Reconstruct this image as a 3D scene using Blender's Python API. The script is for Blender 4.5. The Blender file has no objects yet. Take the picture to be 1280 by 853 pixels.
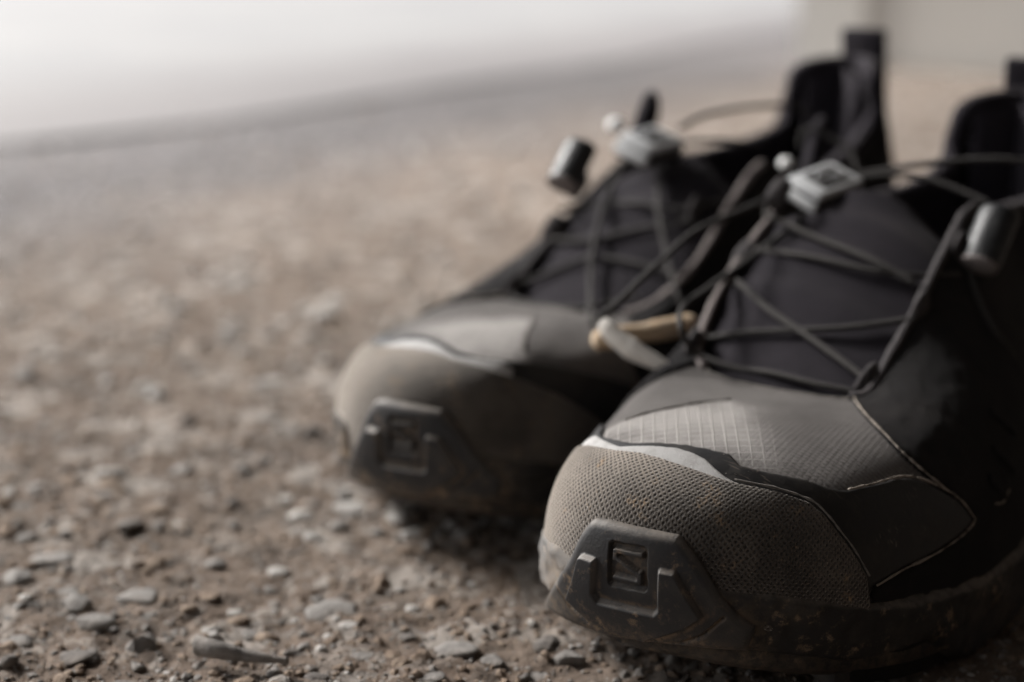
import bpy, math, random
import numpy as np
from mathutils import Vector, Matrix
from mathutils.bvhtree import BVHTree

rng = np.random.default_rng(7)
scene = bpy.context.scene
COL = scene.collection

# ---------------------------------------------------------------- camera
CAM_H, CAM_P = .180, math.radians(15.6)
cd = bpy.data.cameras.new('camera'); cam = bpy.data.objects.new('camera', cd); COL.objects.link(cam)
cam.location = (0, 0, CAM_H); cam.rotation_euler = (math.pi/2-CAM_P, 0, 0)
cd.lens = 50; cd.sensor_width = 36; cd.clip_start = .01; cd.clip_end = 500
cd.dof.use_dof = True; cd.dof.focus_distance = .338; cd.dof.aperture_fstop = 5.2
scene.camera = cam

# ---------------------------------------------------------------- light
SUN_EL, SUN_AZ = math.radians(41), math.radians(-57)      # azimuth from +Y towards +X: the light comes from far left
w = bpy.data.worlds.new("World"); scene.world = w; w.use_nodes = True
nt = w.node_tree; bg = nt.nodes['Background']
sky = nt.nodes.new('ShaderNodeTexSky'); sky.sky_type = 'NISHITA'; sky.sun_disc = False
sky.sun_elevation = SUN_EL; sky.sun_rotation = SUN_AZ; sky.air_density = 1; sky.dust_density = 4; sky.ozone_density = 1
hs = nt.nodes.new('ShaderNodeHueSaturation'); hs.inputs['Saturation'].default_value = .22   # overcast: nearly colourless
nt.links.new(sky.outputs[0], hs.inputs['Color']); nt.links.new(hs.outputs[0], bg.inputs['Color'])
bg.inputs['Strength'].default_value = .05
sd = bpy.data.lights.new('sun', 'SUN'); sun = bpy.data.objects.new('sun', sd); COL.objects.link(sun)
sd.energy = 5.0; sd.angle = math.radians(24); sd.color = (1, .975, .95)
sdir = Vector((math.sin(SUN_AZ)*math.cos(SUN_EL), math.cos(SUN_AZ)*math.cos(SUN_EL), math.sin(SUN_EL)))
sun.rotation_euler = sdir.to_track_quat('Z', 'Y').to_euler()
scene.view_settings.view_transform = 'Standard'; scene.view_settings.look = 'None'
scene.view_settings.exposure = 1.88; scene.view_settings.gamma = 1
scene.view_settings.use_curve_mapping = False

# ---------------------------------------------------------------- node helpers
class M:
    def __init__(s, name, rough=.8, spec=.4):
        s.m = bpy.data.materials.new(name); s.m.use_nodes = True; s.t = s.m.node_tree
        s.b = s.t.nodes['Principled BSDF']; s.b.inputs['Roughness'].default_value = rough
        s.b.inputs['Specular IOR Level'].default_value = spec
        s.tc = s.t.nodes.new('ShaderNodeTexCoord')
    def n(s, typ, **k):
        x = s.t.nodes.new(typ)
        for a, v in k.items(): setattr(x, a, v)
        return x
    def put(s, sock, v):
        if isinstance(v, bpy.types.NodeSocket): s.t.links.new(v, sock)
        elif isinstance(v, tuple) and len(v) == 3 and sock.type == 'RGBA': sock.default_value = (*v, 1)
        else: sock.default_value = v
    def math(s, op, a, b=0., c=None, clamp=False):
        x = s.n('ShaderNodeMath', operation=op, use_clamp=clamp); s.put(x.inputs[0], a); s.put(x.inputs[1], b)
        if c is not None: s.put(x.inputs[2], c)
        return x.outputs[0]
    def noise(s, scale, detail=4, rough=.6, vec='Object', off=0.):
        x = s.n('ShaderNodeTexNoise'); v = s.tc.outputs[vec]
        if off:
            o = s.n('ShaderNodeVectorMath', operation='ADD'); s.t.links.new(v, o.inputs[0]); o.inputs[1].default_value = (off, off*.7, -off); v = o.outputs[0]
        s.t.links.new(v, x.inputs['Vector']); x.inputs['Scale'].default_value = scale
        x.inputs['Detail'].default_value = detail; x.inputs['Roughness'].default_value = rough
        return x.outputs['Fac']
    def voro(s, scale, feature='F1', vec=None, out='Distance', rnd=1.):
        x = s.n('ShaderNodeTexVoronoi', feature=feature); s.t.links.new(vec if vec is not None else s.tc.outputs['Object'], x.inputs['Vector'])
        x.inputs['Scale'].default_value = scale; x.inputs['Randomness'].default_value = rnd
        return x.outputs[out]
    def ramp(s, v, lo, hi, a=0., b=1.):
        x = s.n('ShaderNodeMapRange'); x.interpolation_type = 'SMOOTHSTEP'; s.put(x.inputs['Value'], v)
        x.inputs['From Min'].default_value = lo; x.inputs['From Max'].default_value = hi
        x.inputs['To Min'].default_value = a; x.inputs['To Max'].default_value = b
        return x.outputs[0]
    def mix(s, f, a, b):
        x = s.n('ShaderNodeMix', data_type='RGBA'); s.put(x.inputs[0], f); s.put(x.inputs[6], a); s.put(x.inputs[7], b)
        return x.outputs[2]
    def uv(s, name='metric'):
        x = s.n('ShaderNodeUVMap'); x.uv_map = name
        q = s.n('ShaderNodeSeparateXYZ'); s.t.links.new(x.outputs[0], q.inputs[0]); return q.outputs[0], q.outputs[1], x.outputs[0]
    def attr(s, name):
        x = s.n('ShaderNodeAttribute'); x.attribute_name = name; return x.outputs['Fac']
    def bump(s, h, dist, strength=1.):
        x = s.n('ShaderNodeBump'); s.put(x.inputs['Height'], h); x.inputs['Distance'].default_value = dist; x.inputs['Strength'].default_value = strength
        s.t.links.new(x.outputs[0], s.b.inputs['Normal'])
    def sheen(s, k):
        s.b.inputs['Sheen Weight'].default_value = min(k, .6); s.b.inputs['Sheen Roughness'].default_value = .45; s.b.inputs['Sheen Tint'].default_value = (1, .93, .86, 1)
    def color(s, c): s.put(s.b.inputs['Base Color'], c)
    def rough(s, c): s.put(s.b.inputs['Roughness'], c)

DUST = (.26, .22, .18); CLAY = (.27, .19, .12)

def mat_rubber(name, base=(.030, .031, .033), dust=.35, clay=.75, rough=.60):
    m = M(name, rough, .45)
    n1 = m.noise(60, 5); n2 = m.noise(420, 4, .7); n3 = m.noise(140, 5, .7, off=.3); n4 = m.noise(1500, 2)
    c = m.mix(m.math('MULTIPLY', m.ramp(n1, .42, .72), dust), base, DUST)
    k = m.math('MULTIPLY', m.ramp(n3, .52, .68), m.ramp(n2, .45, .62)); crev = m.attr('crev')
    c = m.mix(m.math('MULTIPLY', m.math('ADD', m.math('MULTIPLY', k, .85), m.math('MULTIPLY', crev, m.ramp(n2, .35, .6)), clamp=True), clay), c, CLAY)
    geo = m.n('ShaderNodeNewGeometry'); gs = m.n('ShaderNodeSeparateXYZ'); m.t.links.new(geo.outputs['Normal'], gs.inputs[0])
    c = m.mix(m.math('MULTIPLY', m.ramp(gs.outputs[2], .25, .9, 0., .5), m.ramp(n2, .3, .6, .3, 1.)), c, (.24, .205, .17))     # dust settled on ledges
    c = m.mix(m.math('MULTIPLY', m.attr('wear'), .4), c, (.26, .24, .22))
    m.color(c); m.rough(m.ramp(n1, .3, .8, rough-.08, rough+.2))
    m.bump(m.math('ADD', m.math('MULTIPLY', n4, .4), m.math('MULTIPLY', n2, .6)), .00025, .8)
    return m.m

def mat_knit(name):                     # open honeycomb knit of the toe rand, metric uv in millimetres
    m = M(name, .85, .25); u, v, uv = m.uv(); m.sheen(.55)
    wob = m.math('MULTIPLY', m.noise(220, 3), 1.0)
    u2 = m.math('MULTIPLY', m.math('ADD', u, wob), 1/1.5); v2 = m.math('MULTIPLY', m.math('ADD', v, wob), 1/1.6)
    k = m.math('MULTIPLY', m.math('MULTIPLY', m.math('SINE', m.math('MULTIPLY', m.math('ADD', u2, v2), math.pi)),
               m.math('SINE', m.math('MULTIPLY', m.math('SUBTRACT', u2, v2), math.pi))), 1.)
    n2k = m.noise(800, 3, .7)
    hole = m.math('MULTIPLY', m.ramp(m.math('ABSOLUTE', k), .30, .95), m.ramp(n2k, .30, .60, .45, 1.))             # 1 inside a cell, 0 on the yarn
    ridge = m.math('SUBTRACT', 1., hole)
    n1 = m.noise(45, 5); n2 = m.noise(500, 3, .7); n3 = m.noise(120, 5, .65, off=.2); nf = m.noise(2500, 2)
    dirt = m.math('ADD', m.ramp(n1, .30, .70, .0, .34), m.math('MULTIPLY', m.attr('top'), .75), clamp=True)  # dirt noise plus painted light: yarn paler on the lit left and crown
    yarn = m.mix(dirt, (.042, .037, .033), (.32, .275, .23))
    yarn = m.mix(m.math('MULTIPLY', m.ramp(n3, .56, .70), m.ramp(n2, .45, .6)), yarn, CLAY)
    c = m.mix(hole, yarn, m.mix(m.math('MULTIPLY', dirt, m.ramp(n2, .3, .7)), (.012, .010, .010), (.115, .095, .08)))
    m.color(c); m.bump(m.math('ADD', ridge, m.math('MULTIPLY', nf, .35)), .00045, 1.)
    return m.m

def mat_cloth(name, base, dusty, grid=0., fine=1., d0=.35, d1=.7):
    m = M(name, .92, .2); u, v, uv = m.uv(); m.sheen(.35*max(base)/.1)
    n1 = m.noise(40, 5, .65); n2 = m.noise(900, 3, .7); n3 = m.noise(3500, 2)
    weave = m.math('MULTIPLY', m.math('SINE', m.math('MULTIPLY', u, 11.)), m.math('SINE', m.math('MULTIPLY', v, 11.)))
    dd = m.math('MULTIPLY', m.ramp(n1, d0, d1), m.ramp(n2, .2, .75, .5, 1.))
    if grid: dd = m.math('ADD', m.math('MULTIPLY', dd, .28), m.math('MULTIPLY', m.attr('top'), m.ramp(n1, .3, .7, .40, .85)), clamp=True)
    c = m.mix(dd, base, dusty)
    h = m.math('ADD', m.math('MULTIPLY', weave, .35*fine), n3)
    if grid:
        def line(x, per):
            f = m.math('ABSOLUTE', m.math('SUBTRACT', m.math('FRACT', m.math('MULTIPLY', x, 1/per)), .5))
            return m.ramp(f, .40, .49)
        px, py, pz = (lambda q: (q.outputs[0], q.outputs[1], q.outputs[2]))(m._sep())
        s1 = m.math('ADD', m.math('MULTIPLY', px, 1000*.80), m.math('MULTIPLY', py, 1000*.60))
        s2 = m.math('SUBTRACT', m.math('MULTIPLY', px, 1000*.45), m.math('MULTIPLY', py, 1000*.89))
        g = m.math('MAXIMUM', line(s1, 3.3), line(s2, 3.0)); g = m.math('MULTIPLY', g, m.attr('top'))
        cell = m.math('MULTIPLY', m.math('ABSOLUTE', m.math('SINE', m.math('MULTIPLY', px, 3141.6/1.5))), m.math('ABSOLUTE', m.math('SINE', m.math('MULTIPLY', py, 3141.6/1.5))))
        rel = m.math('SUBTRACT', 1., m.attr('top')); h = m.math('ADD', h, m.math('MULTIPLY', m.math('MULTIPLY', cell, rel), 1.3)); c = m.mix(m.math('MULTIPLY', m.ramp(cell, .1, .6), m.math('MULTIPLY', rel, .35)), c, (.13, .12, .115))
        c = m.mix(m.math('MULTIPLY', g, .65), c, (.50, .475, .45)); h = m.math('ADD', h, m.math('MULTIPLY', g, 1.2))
    m.color(c); m.bump(h, .00025, .9)
    return m.m
def _sep(s):
    q = s.n('ShaderNodeSeparateXYZ'); s.t.links.new(s.tc.outputs['Object'], q.inputs[0]); return q
M._sep = _sep

def mat_plain(name, base, rough=.6, dust=.2, spec=.4, scale=200, bump=.0002, dcol=DUST):
    m = M(name, rough, spec); n1 = m.noise(scale, 5, .65); n2 = m.noise(scale*8, 3, .7)
    m.color(m.mix(m.math('MULTIPLY', m.ramp(n1, .4, .75), dust), base, dcol)); m.bump(n2, bump, .7)
    m.rough(m.ramp(n1, .3, .8, max(rough-.08, 0), min(rough+.15, 1)))
    return m.m

def mat_lace(name, a, b):
    m = M(name, .8, .3); u, v, uv = m.uv()
    d = m.math('SINE', m.math('ADD', m.math('MULTIPLY', u, 4.), m.math('MULTIPLY', v, 6.283*3)))
    e = m.math('SINE', m.math('SUBTRACT', m.math('MULTIPLY', u, 4.), m.math('MULTIPLY', v, 6.283*3)))
    k = m.math('MULTIPLY', d, e); n = m.noise(2000, 3)
    m.color(m.mix(m.ramp(m.math('ADD', k, n), -.1, 1.3), a, b)); m.bump(m.math('ADD', k, n), .0002, .9)
    return m.m

def mat_overlay(name):
    m = M(name, .5, .35); n1 = m.noise(120, 5, .65); n2 = m.noise(900, 4, .75); n3 = m.noise(55, 4, .6, off=.4)
    mp = m.n('ShaderNodeMapping'); m.t.links.new(m.tc.outputs['Object'], mp.inputs[0]); mp.inputs['Rotation'].default_value = (0, 0, .9); mp.inputs['Scale'].default_value = (1, .09, .3)
    sc = m.n('ShaderNodeTexNoise'); m.t.links.new(mp.outputs[0], sc.inputs['Vector']); sc.inputs['Scale'].default_value = 1500; sc.inputs['Detail'].default_value = 2
    c = m.mix(m.math('MULTIPLY', m.ramp(n1, .4, .75), .10), (.013, .0125, .013), DUST)
    k = m.math('MULTIPLY', m.ramp(n3, .52, .66), m.math('MAXIMUM', m.ramp(sc.outputs['Fac'], .60, .72), m.math('MULTIPLY', m.ramp(n2, .58, .70), .8)))
    m.color(m.mix(m.math('MULTIPLY', k, .6), c, (.24, .19, .155))); m.bump(n2, .00015, .7); m.rough(m.ramp(n1, .3, .8, .42, .65)); return m.m

MAT = dict(
 rubber=mat_rubber('bumper_rubber', (.027, .027, .029), .2), foxing=mat_rubber('foxing_rubber', (.022, .020, .019), .2, .9, .75),
 foxing_worn=mat_rubber('worn_foxing', (.15, .145, .14), .9, .4, .9),
 sole=mat_rubber('sole_rubber', (.018, .017, .017), .25, .4, .7),
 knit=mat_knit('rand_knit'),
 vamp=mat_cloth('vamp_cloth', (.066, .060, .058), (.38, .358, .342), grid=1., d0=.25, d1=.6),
 quarter=mat_cloth('quarter_cloth', (.0115, .0105, .0115), (.032, .027, .025), fine=1.3, d0=.4, d1=.8),
 tongue=mat_cloth('tongue_cloth', (.012, .0098, .0140), (.024, .020, .026), fine=.5, d0=.3, d1=.8),
 lining=mat_cloth('collar_cloth', (.024, .0205, .027), (.036, .031, .039), fine=.8),
 overlay=mat_overlay('film_overlay'),
 trim=mat_plain('worn_trim', (.42, .41, .40), .55, .5, .4, 300, .0004, (.20, .18, .165)),
 edge=mat_plain('frayed_edge', (.25, .23, .21), .9, .7, .2, 900, .0006, (.06, .055, .05)),
 seam=mat_plain('cream_seam', (.38, .33, .28), .9, .95, .2, 350, .0006, (.05, .042, .036)),
 webbing=mat_plain('grey_webbing', (.065, .060, .062), .9, .5, .2, 600, .0005, (.17, .15, .145)),
 pale_web=mat_plain('pale_webbing', (.24, .21, .20), .9, .6, .2, 400, .0005, (.12, .10, .10)),
 lace=mat_lace('braided_lace', (.018, .016, .016), (.10, .092, .086)),
 plate=mat_plain('lock_plate', (.62, .63, .64), .28, .3, .5, 400, .00008, (.16, .16, .16)),
 lock=mat_plain('lock_body', (.022, .022, .024), .38, .2, .5, 400, .0001),
 tube=mat_plain('toggle_plastic', (.014, .0145, .0155), .42, .15, .4, 300, .0001, (.16, .155, .15)),
 bead=mat_plain('white_bead', (.92, .92, .91), .2, .0, .6),
 fibre=mat_plain('fibre', (.62, .57, .50), .8, .2, .2),
 tan=mat_plain('tan_wood', (.48, .35, .23), .7, .6, .3, 300, .0004, (.62, .54, .44)),
 cream=mat_plain('cream_wood', (.88, .84, .78), .6, .3, .4, 250, .0003, (.38, .31, .25)),
)

# ---------------------------------------------------------------- object helpers
def mesh(name, V, F, mat, parent=None, smooth=True, uv=None, attrs=None):
    me = bpy.data.meshes.new(name)
    V = np.asarray(V, float).reshape(-1, 3)
    me.from_pydata(V.tolist(), [], F if isinstance(F, list) else np.asarray(F).tolist())
    if smooth: me.polygons.foreach_set('use_smooth', np.ones(len(me.polygons), bool))
    if uv is not None:
        l = me.uv_layers.new(name='metric'); idx = np.empty(len(me.loops), int); me.loops.foreach_get('vertex_index', idx)
        l.data.foreach_set('uv', np.asarray(uv, float)[idx].ravel())
    for k, v in (attrs or {}).items():
        a = me.attributes.new(k, 'FLOAT', 'POINT'); a.data.foreach_set('value', np.asarray(v, float).ravel())
    me.materials.append(MAT[mat] if isinstance(mat, str) else mat); me.update()
    o = bpy.data.objects.new(name, me); COL.objects.link(o)
    if parent: o.parent = parent
    return o
def gridf(n, m, keep=None, flip=False, wrap=False):
    i, j = np.meshgrid(np.arange(n-1+(1 if wrap else 0)), np.arange(m-1), indexing='ij'); i2 = (i+1) % n
    F = np.stack([i*m+j, i2*m+j, i2*m+j+1, i*m+j+1], -1)
    if keep is not None: F = F[keep]
    F = F.reshape(-1, 4)
    return F[:, ::-1] if flip else F
def spline(P, n):
    P = np.asarray(P, float); k = len(P)
    if k == 2: t = np.linspace(0, 1, n)[:, None]; return P[0]*(1-t)+P[1]*t
    Q = np.vstack([2*P[0]-P[1], P, 2*P[-1]-P[-2]]); t = np.linspace(0, k-1-1e-9, n); i = t.astype(int); t = (t-i)[:, None]
    p0, p1, p2, p3 = Q[i], Q[i+1], Q[i+2], Q[i+3]
    return .5*((2*p1)+(-p0+p2)*t+(2*p0-5*p1+4*p2-p3)*t**2+(-p0+3*p1-3*p2+p3)*t**3)
def tube(name, P, r, mat, parent, n=60, k=10, raw=False, flat=1., wob=0.):
    C = np.asarray(P, float) if raw else spline(P, n); n = len(C)
    T = np.gradient(C, axis=0); T /= np.linalg.norm(T, axis=1, keepdims=True)+1e-12
    N = np.zeros_like(C); a = np.array([0, 0, 1.]) if abs(T[0, 2]) < .9 else np.array([1., 0, 0])
    N[0] = np.cross(T[0], np.cross(a, T[0]))
    for i in range(1, n): N[i] = N[i-1]-T[i]*np.dot(N[i-1], T[i])
    N /= np.linalg.norm(N, axis=1, keepdims=True); B = np.cross(T, N)
    rr = np.broadcast_to(np.asarray(r, float), (n,)).copy()
    if wob: rr *= 1+wob*np.interp(np.arange(n), np.linspace(0, n, max(n//3, 2)), rng.standard_normal(max(n//3, 2)))
    th = np.linspace(0, 2*np.pi, k, endpoint=False)
    V = C[:, None]+rr[:, None, None]*(np.cos(th)[None, :, None]*N[:, None]+flat*np.sin(th)[None, :, None]*B[:, None])
    F = [];
    for i in range(n-1):
        for j in range(k): F.append((i*k+j, i*k+(j+1) % k, (i+1)*k+(j+1) % k, (i+1)*k+j))
    F.append(tuple(range(k))[::-1]); F.append(tuple((n-1)*k+j for j in range(k)))
    s = np.concatenate([[0], np.cumsum(np.linalg.norm(np.diff(C, axis=0), axis=1))])*1000
    uv = np.stack([np.repeat(s, k), np.tile(np.arange(k)/k, n)], 1)
    return mesh(name, V, F, mat, parent, uv=uv)
def rbox(name, c, ax, size, mat, parent, bev=.0006, seg=3):
    """box with rounded edges; c centre, ax 3 unit axes, size 3 half sizes"""
    import bmesh
    bm = bmesh.new(); bmesh.ops.create_cube(bm, size=2)
    for v in bm.verts: v.co = Vector((v.co.x*size[0], v.co.y*size[1], v.co.z*size[2]))
    bmesh.ops.bevel(bm, geom=bm.edges[:], offset=bev, segments=seg, affect='EDGES', profile=.5)
    A = np.array(ax)
    for v in bm.verts: v.co = Vector(np.asarray(c)+v.co.x*A[0]+v.co.y*A[1]+v.co.z*A[2])
    if np.linalg.det(A) < 0: bmesh.ops.reverse_faces(bm, faces=bm.faces[:])
    me = bpy.data.meshes.new(name); bm.to_mesh(me); bm.free()
    me.polygons.foreach_set('use_smooth', np.ones(len(me.polygons), bool)); me.materials.append(MAT[mat])
    o = bpy.data.objects.new(name, me); COL.objects.link(o); o.parent = parent
    return o
def sdf(U, V, poly):
    """signed distance to a closed polygon, negative inside"""
    P = np.asarray(poly, float); Q = np.roll(P, -1, 0); d = np.full(U.shape, 1e9); ins = np.zeros(U.shape, bool)
    for (x0, y0), (x1, y1) in zip(P, Q):
        ex, ey = x1-x0, y1-y0; L = ex*ex+ey*ey+1e-12
        t = np.clip(((U-x0)*ex+(V-y0)*ey)/L, 0, 1); d = np.minimum(d, np.hypot(U-x0-t*ex, V-y0-t*ey))
        if y0 != y1: ins ^= ((y0 > V) != (y1 > V)) & (U < ex*(V-y0)/ey+x0)
    return np.where(ins, -d, d)
def smooth(x): x = np.clip(x, 0, 1); return x*x*(3-2*x)
def rnd(x): x = np.clip(x, 0, 1); return np.sqrt(1-(1-x)**2)

# ---------------------------------------------------------------- the shoe's shape (a last described by stations)
# each station: sole edge P, two handles, top edge T, as (x from toe, outwards, z), metres
ST_LAT = [
 ((.0100,-.003,.0175),(-.0010,-.003,.058),(.011,-.003,.0635),(.0915,.001,.0580)),
 ((.0130, .021,.0165),( .002, .022,.056),(.022, .019,.0630),(.0920,.014,.0580)),
 ((.0290, .042,.0120),( .024, .048,.052),(.043, .034,.0610),(.0935,.023,.0580)),
 ((.0560, .058,.007),( .056, .062,.046),(.074, .046,.0600),(.0970,.0285,.0595)),
 ((.0900, .067,.006),( .091, .071,.043),(.104, .051,.0620),(.1100,.0295,.0670)),
 ((.1250, .069,.006),( .125, .073,.045),(.131, .051,.0670),(.1290,.0305,.0780)),
 ((.1550, .066,.006),( .155, .069,.050),(.158, .048,.0770),(.1510,.0310,.0900)),
 ((.1850, .061,.006),( .185, .063,.050),(.186, .046,.0780),(.1760,.0310,.0995)),
 ((.2150, .053,.006),( .215, .055,.040),(.214, .043,.0720),(.2120,.0325,.0955)),
 ((.2450, .041,.006),( .247, .044,.045),(.243, .038,.0780),(.2550,.0220,.1050)),
 ((.2780, .029,.007),( .283, .031,.050),(.272, .027,.0900),(.2630,.0190,.1290)),
 ((.2960, .000,.008),( .303, .000,.050),(.288, .000,.0900),(.2830,.0000,.1320)),
]
ST_MED = [ST_LAT[0],
 ((.0170,-.023,.0160),( .008,-.025,.055),(.024,-.021,.0625),(.0930,-.011,.0580)),
 ((.0340,-.035,.0120),( .031,-.038,.050),(.046,-.026,.0590),(.0970,-.020,.0585)),
 ((.0620,-.043,.007),( .061,-.047,.044),(.076,-.034,.0580),(.1030,-.0265,.0605)),
 ((.0930,-.045,.006),( .093,-.048,.041),(.104,-.036,.0600),(.1160,-.0300,.0665)),
 ((.1250,-.043,.006),( .125,-.046,.043),(.131,-.036,.0640),(.1330,-.0300,.0780)),
 ((.1550,-.038,.006),( .155,-.041,.048),(.158,-.033,.0760),(.1530,-.0270,.0910)),
 ((.1850,-.034,.006),( .185,-.037,.050),(.186,-.032,.0780),(.1780,-.0250,.1020)),
 ((.2150,-.032,.006),( .215,-.035,.040),(.214,-.031,.0680),(.2120,-.0260,.0920)),
 ((.2450,-.032,.006),( .247,-.034,.045),(.243,-.031,.0750),(.2550,-.0210,.1060)),
 ((.2780,-.025,.007),( .283,-.026,.050),(.272,-.024,.0900),(.2630,-.0185,.1290)),
 ST_LAT[11]]
RING = np.array(ST_LAT + ST_MED[10:0:-1])            # 22 stations right round
NR = len(RING)

def ring_at(a):
    """a in stations (0 toe .. 11 heel, negative = medial); periodic Catmull-Rom between stations"""
    a = np.asarray(a, float) % NR
    i = np.floor(a).astype(int); t = (a - i)[..., None, None]
    p0, p1, p2, p3 = (RING[(i + k) % NR] for k in (-1, 0, 1, 2))
    return .5*((2*p1) + (-p0+p2)*t + (2*p0-5*p1+4*p2-p3)*t**2 + (-p0+3*p1-3*p2+p3)*t**3)

def S(a, b):
    """point of the upper; b 0 at the sole edge, 1 at the throat and collar edge"""
    a, b = np.broadcast_arrays(np.asarray(a, float), np.asarray(b, float))
    R = ring_at(a); b = b[..., None]; c = 1-b
    return c**3*R[..., 0, :] + 3*c*c*b*R[..., 1, :] + 3*c*b*b*R[..., 2, :] + b**3*R[..., 3, :]

def SN(a, b):
    e = 1e-3
    da = S(np.asarray(a)+e, b)-S(np.asarray(a)-e, b)
    bb = np.clip(b, 0, 1); db = S(a, bb+e)-S(a, bb-e)
    n = np.cross(db, da)
    return n/np.maximum(np.linalg.norm(n, axis=-1, keepdims=True), 1e-12)

_aa = np.linspace(-11, 11, 1101)
_pp = S(_aa, .35); _uu = np.concatenate([[0], np.cumsum(np.linalg.norm(np.diff(_pp, axis=0), axis=1))])
_uu -= np.interp(0, _aa, _uu)
_bb = np.linspace(-.3, 1.3, 161)
_VV = S(_aa[::5][:, None], _bb[None])                                   # arc length up each profile
_VV = np.concatenate([np.zeros((len(_aa[::5]), 1)), np.cumsum(np.linalg.norm(np.diff(_VV, axis=1), axis=2), axis=1)], 1)
_VV -= _VV[:, [30]]

def chart(a, b):
    """metric chart: U metres round from the toe, V metres up from the sole edge"""
    a = np.asarray(a, float); b = np.asarray(b, float)
    U = np.interp(a, _aa, _uu)
    ai = np.clip((a+11)/.1, 0, len(_VV)-1.001); bi = np.clip((b+.3)/.01, 0, 159.999)
    i, j = ai.astype(int), bi.astype(int); s, t = ai-i, bi-j
    V = (1-s)*((1-t)*_VV[i, j]+t*_VV[i, j+1]) + s*((1-t)*_VV[i+1, j]+t*_VV[i+1, j+1])
    return U, V
def vnoise(x, y, seed=0):
    xi = np.floor(x).astype(np.int64); yi = np.floor(y).astype(np.int64); fx, fy = x-xi, y-yi; fx = fx*fx*(3-2*fx); fy = fy*fy*(3-2*fy)
    def h(a, b):
        n = (a*374761393+b*668265263+seed*974634777) & 0x7fffffff; n = ((n ^ (n >> 13))*1274126177) & 0x7fffffff; return ((n ^ (n >> 16)) & 0xffff)/65535.
    return (h(xi, yi)*(1-fx)+h(xi+1, yi)*fx)*(1-fy)+(h(xi, yi+1)*(1-fx)+h(xi+1, yi+1)*fx)*fy
# ---------------------------------------------------------------- panel outlines, millimetres in the chart (round from toe, up from sole edge)
RAND_TOP = [(64.1,17),(62.5,23),(57.7,29),(53.5,33.2),(49.6,37.1),(45,40.2),(35.4,42.7),(24.1,44),(17,45.5),(11.2,46.8),(4.3,47.9),(-2.9,48.2),(-9.7,46.6),(-20,45),(-30,42.5),(-50,36.6),(-62,31.5),(-72,26),(-80,18)]
RAND = RAND_TOP+[(-84,3),(66,3)]
BAND_HI = [(-70,42),(-50,46.5),(-35,49.5),(-22.7,49.4),(-8.8,51.9),(-6.5,53.0),(-1.5,55.5),(6.2,57.3),(11.7,57.0),(19.0,55.9),(23.6,51.2),(31.4,49.4),(43.5,47.5),(50.5,45.0),(57.1,43.9),(65.1,45.1),(74.3,46.3),(82.2,45.7),(90.3,42.6),(100.3,36.7),(105.7,31.1),(106.4,29.0),(100.3,27.3),(90.0,25.8),(75.9,23.6),(65.4,20.0)]
OVERLAY = BAND_HI+[(62,8),(-95,8),(-98,26),(-88,36)]
TRIM = [(-33,40),(-31,45),(-25.7,48.1),(-18,48.3),(-10.6,48.3),(-6.7,50.2),(-1.1,52.5),(5.2,53.8),(10,53),(14.5,51.1),(18.3,48),(21.6,45.6),(27,43),(20,38),(-20,38)]
QFRONT = [(61.2,112),(61.2,94.7),(71,72.8),(77.3,60.5),(81.5,53.6),(87.7,46.9),(95.3,40.5),(100.3,36.7)]
QUARTER = QFRONT+[(105.7,31.1),(106.4,29),(100.3,27.3),(90,25.8),(75.9,23.6),(65.4,20),(62,8),(62,-12),(400,-12),(400,160),(61,160)]
QMED = [(-62,112),(-62,94),(-70,70),(-74,55),(-80,47),(-88,36),(-95,26),(-84,14),(-82,-12),(-400,-12),(-400,160),(-62,160)]
FOX_LAT = [(20,19),(26,19.2),(40.2,19.2),(52,18),(64.1,16.1),(83.2,16.1),(110,14),(150,13),(200,14),(260,17),(345,20),(345,-14),(200,-14),(150,-12),(118,-12),(100,-6),(86.8,4.0),(78,3),(71,2),(60,1),(50,2),(36,2.5),(20,3)]
FOX_MED = [(-10,17),(-17.5,19.2),(-31.7,18),(-50.7,16.3),(-80,15),(-150,14),(-260,17),(-345,20),(-345,-14),(-60,-10),(-45,2),(-10,3)]
B_OUT = [(-5.8,28.0),(-4.4,28.9),(-0.7,29.3),(8.6,29.2),(15.5,29.1),(17.0,28.2),(20.5,25.0),(24.1,20.3),(25.9,17.5),(30.0,13.1),(34.2,10.6),(32.7,3.4),(24.6,2.6),(16.5,1.8),(9.3,.3),(0.4,-1.2),(-9.7,-1.8),(-19.2,-2),(-27.5,-2.5),(-26.4,1),(-17.7,10.3),(-11.5,18.3),(-8.1,24.9)]
B_PLATE = [(-7.0,20.3),(-5.8,20.9),(-2.4,20.9),(-1.8,20.2),(-2.6,12.2),(-1.6,10.9),(11.6,11.6),(12.3,12.6),(12.2,21.5),(12.8,22.1),(16.0,22.0),(16.7,21.4),(19.3,17.3),(22.4,12.4),(18.8,8.6),(9.3,2.1),(-0.4,1.8),(-6.3,3.6),(-12.4,7.5),(-9.2,14.0)]
B_BOX = [(0.6,24.8),(1.2,25.3),(8.8,25.6),(9.6,25.0),(10.2,16.4),(9.5,15.6),(1.2,15.0),(.4,15.6)]
B_IN = [(1.6,24.2),(8.7,24.6),(9.2,16.7),(1.4,16.1)]
B_S = [[(2.1,23.4),(8.2,23.6)],[(2.1,23.4),(2.15,21.7)],[(2.3,21.9),(7.7,19.3)],[(8.1,19.3),(8.1,17.3)],[(8.1,17.3),(2.1,17.2)]]
B_GROOVE = [(-17.5,9.5),(-12,4.6),(-5,1.2),(2,.3),(10,1.0),(17,3.6),(22,7.0),(26.5,12.5)]

PATCH = [(-40,45),(-25,62.5),(-17,77),(-10.6,89),(-3,99),(10,98),(26,80),(36,62),(40,46),(12,50),(0,50),(-10,46)]

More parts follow.
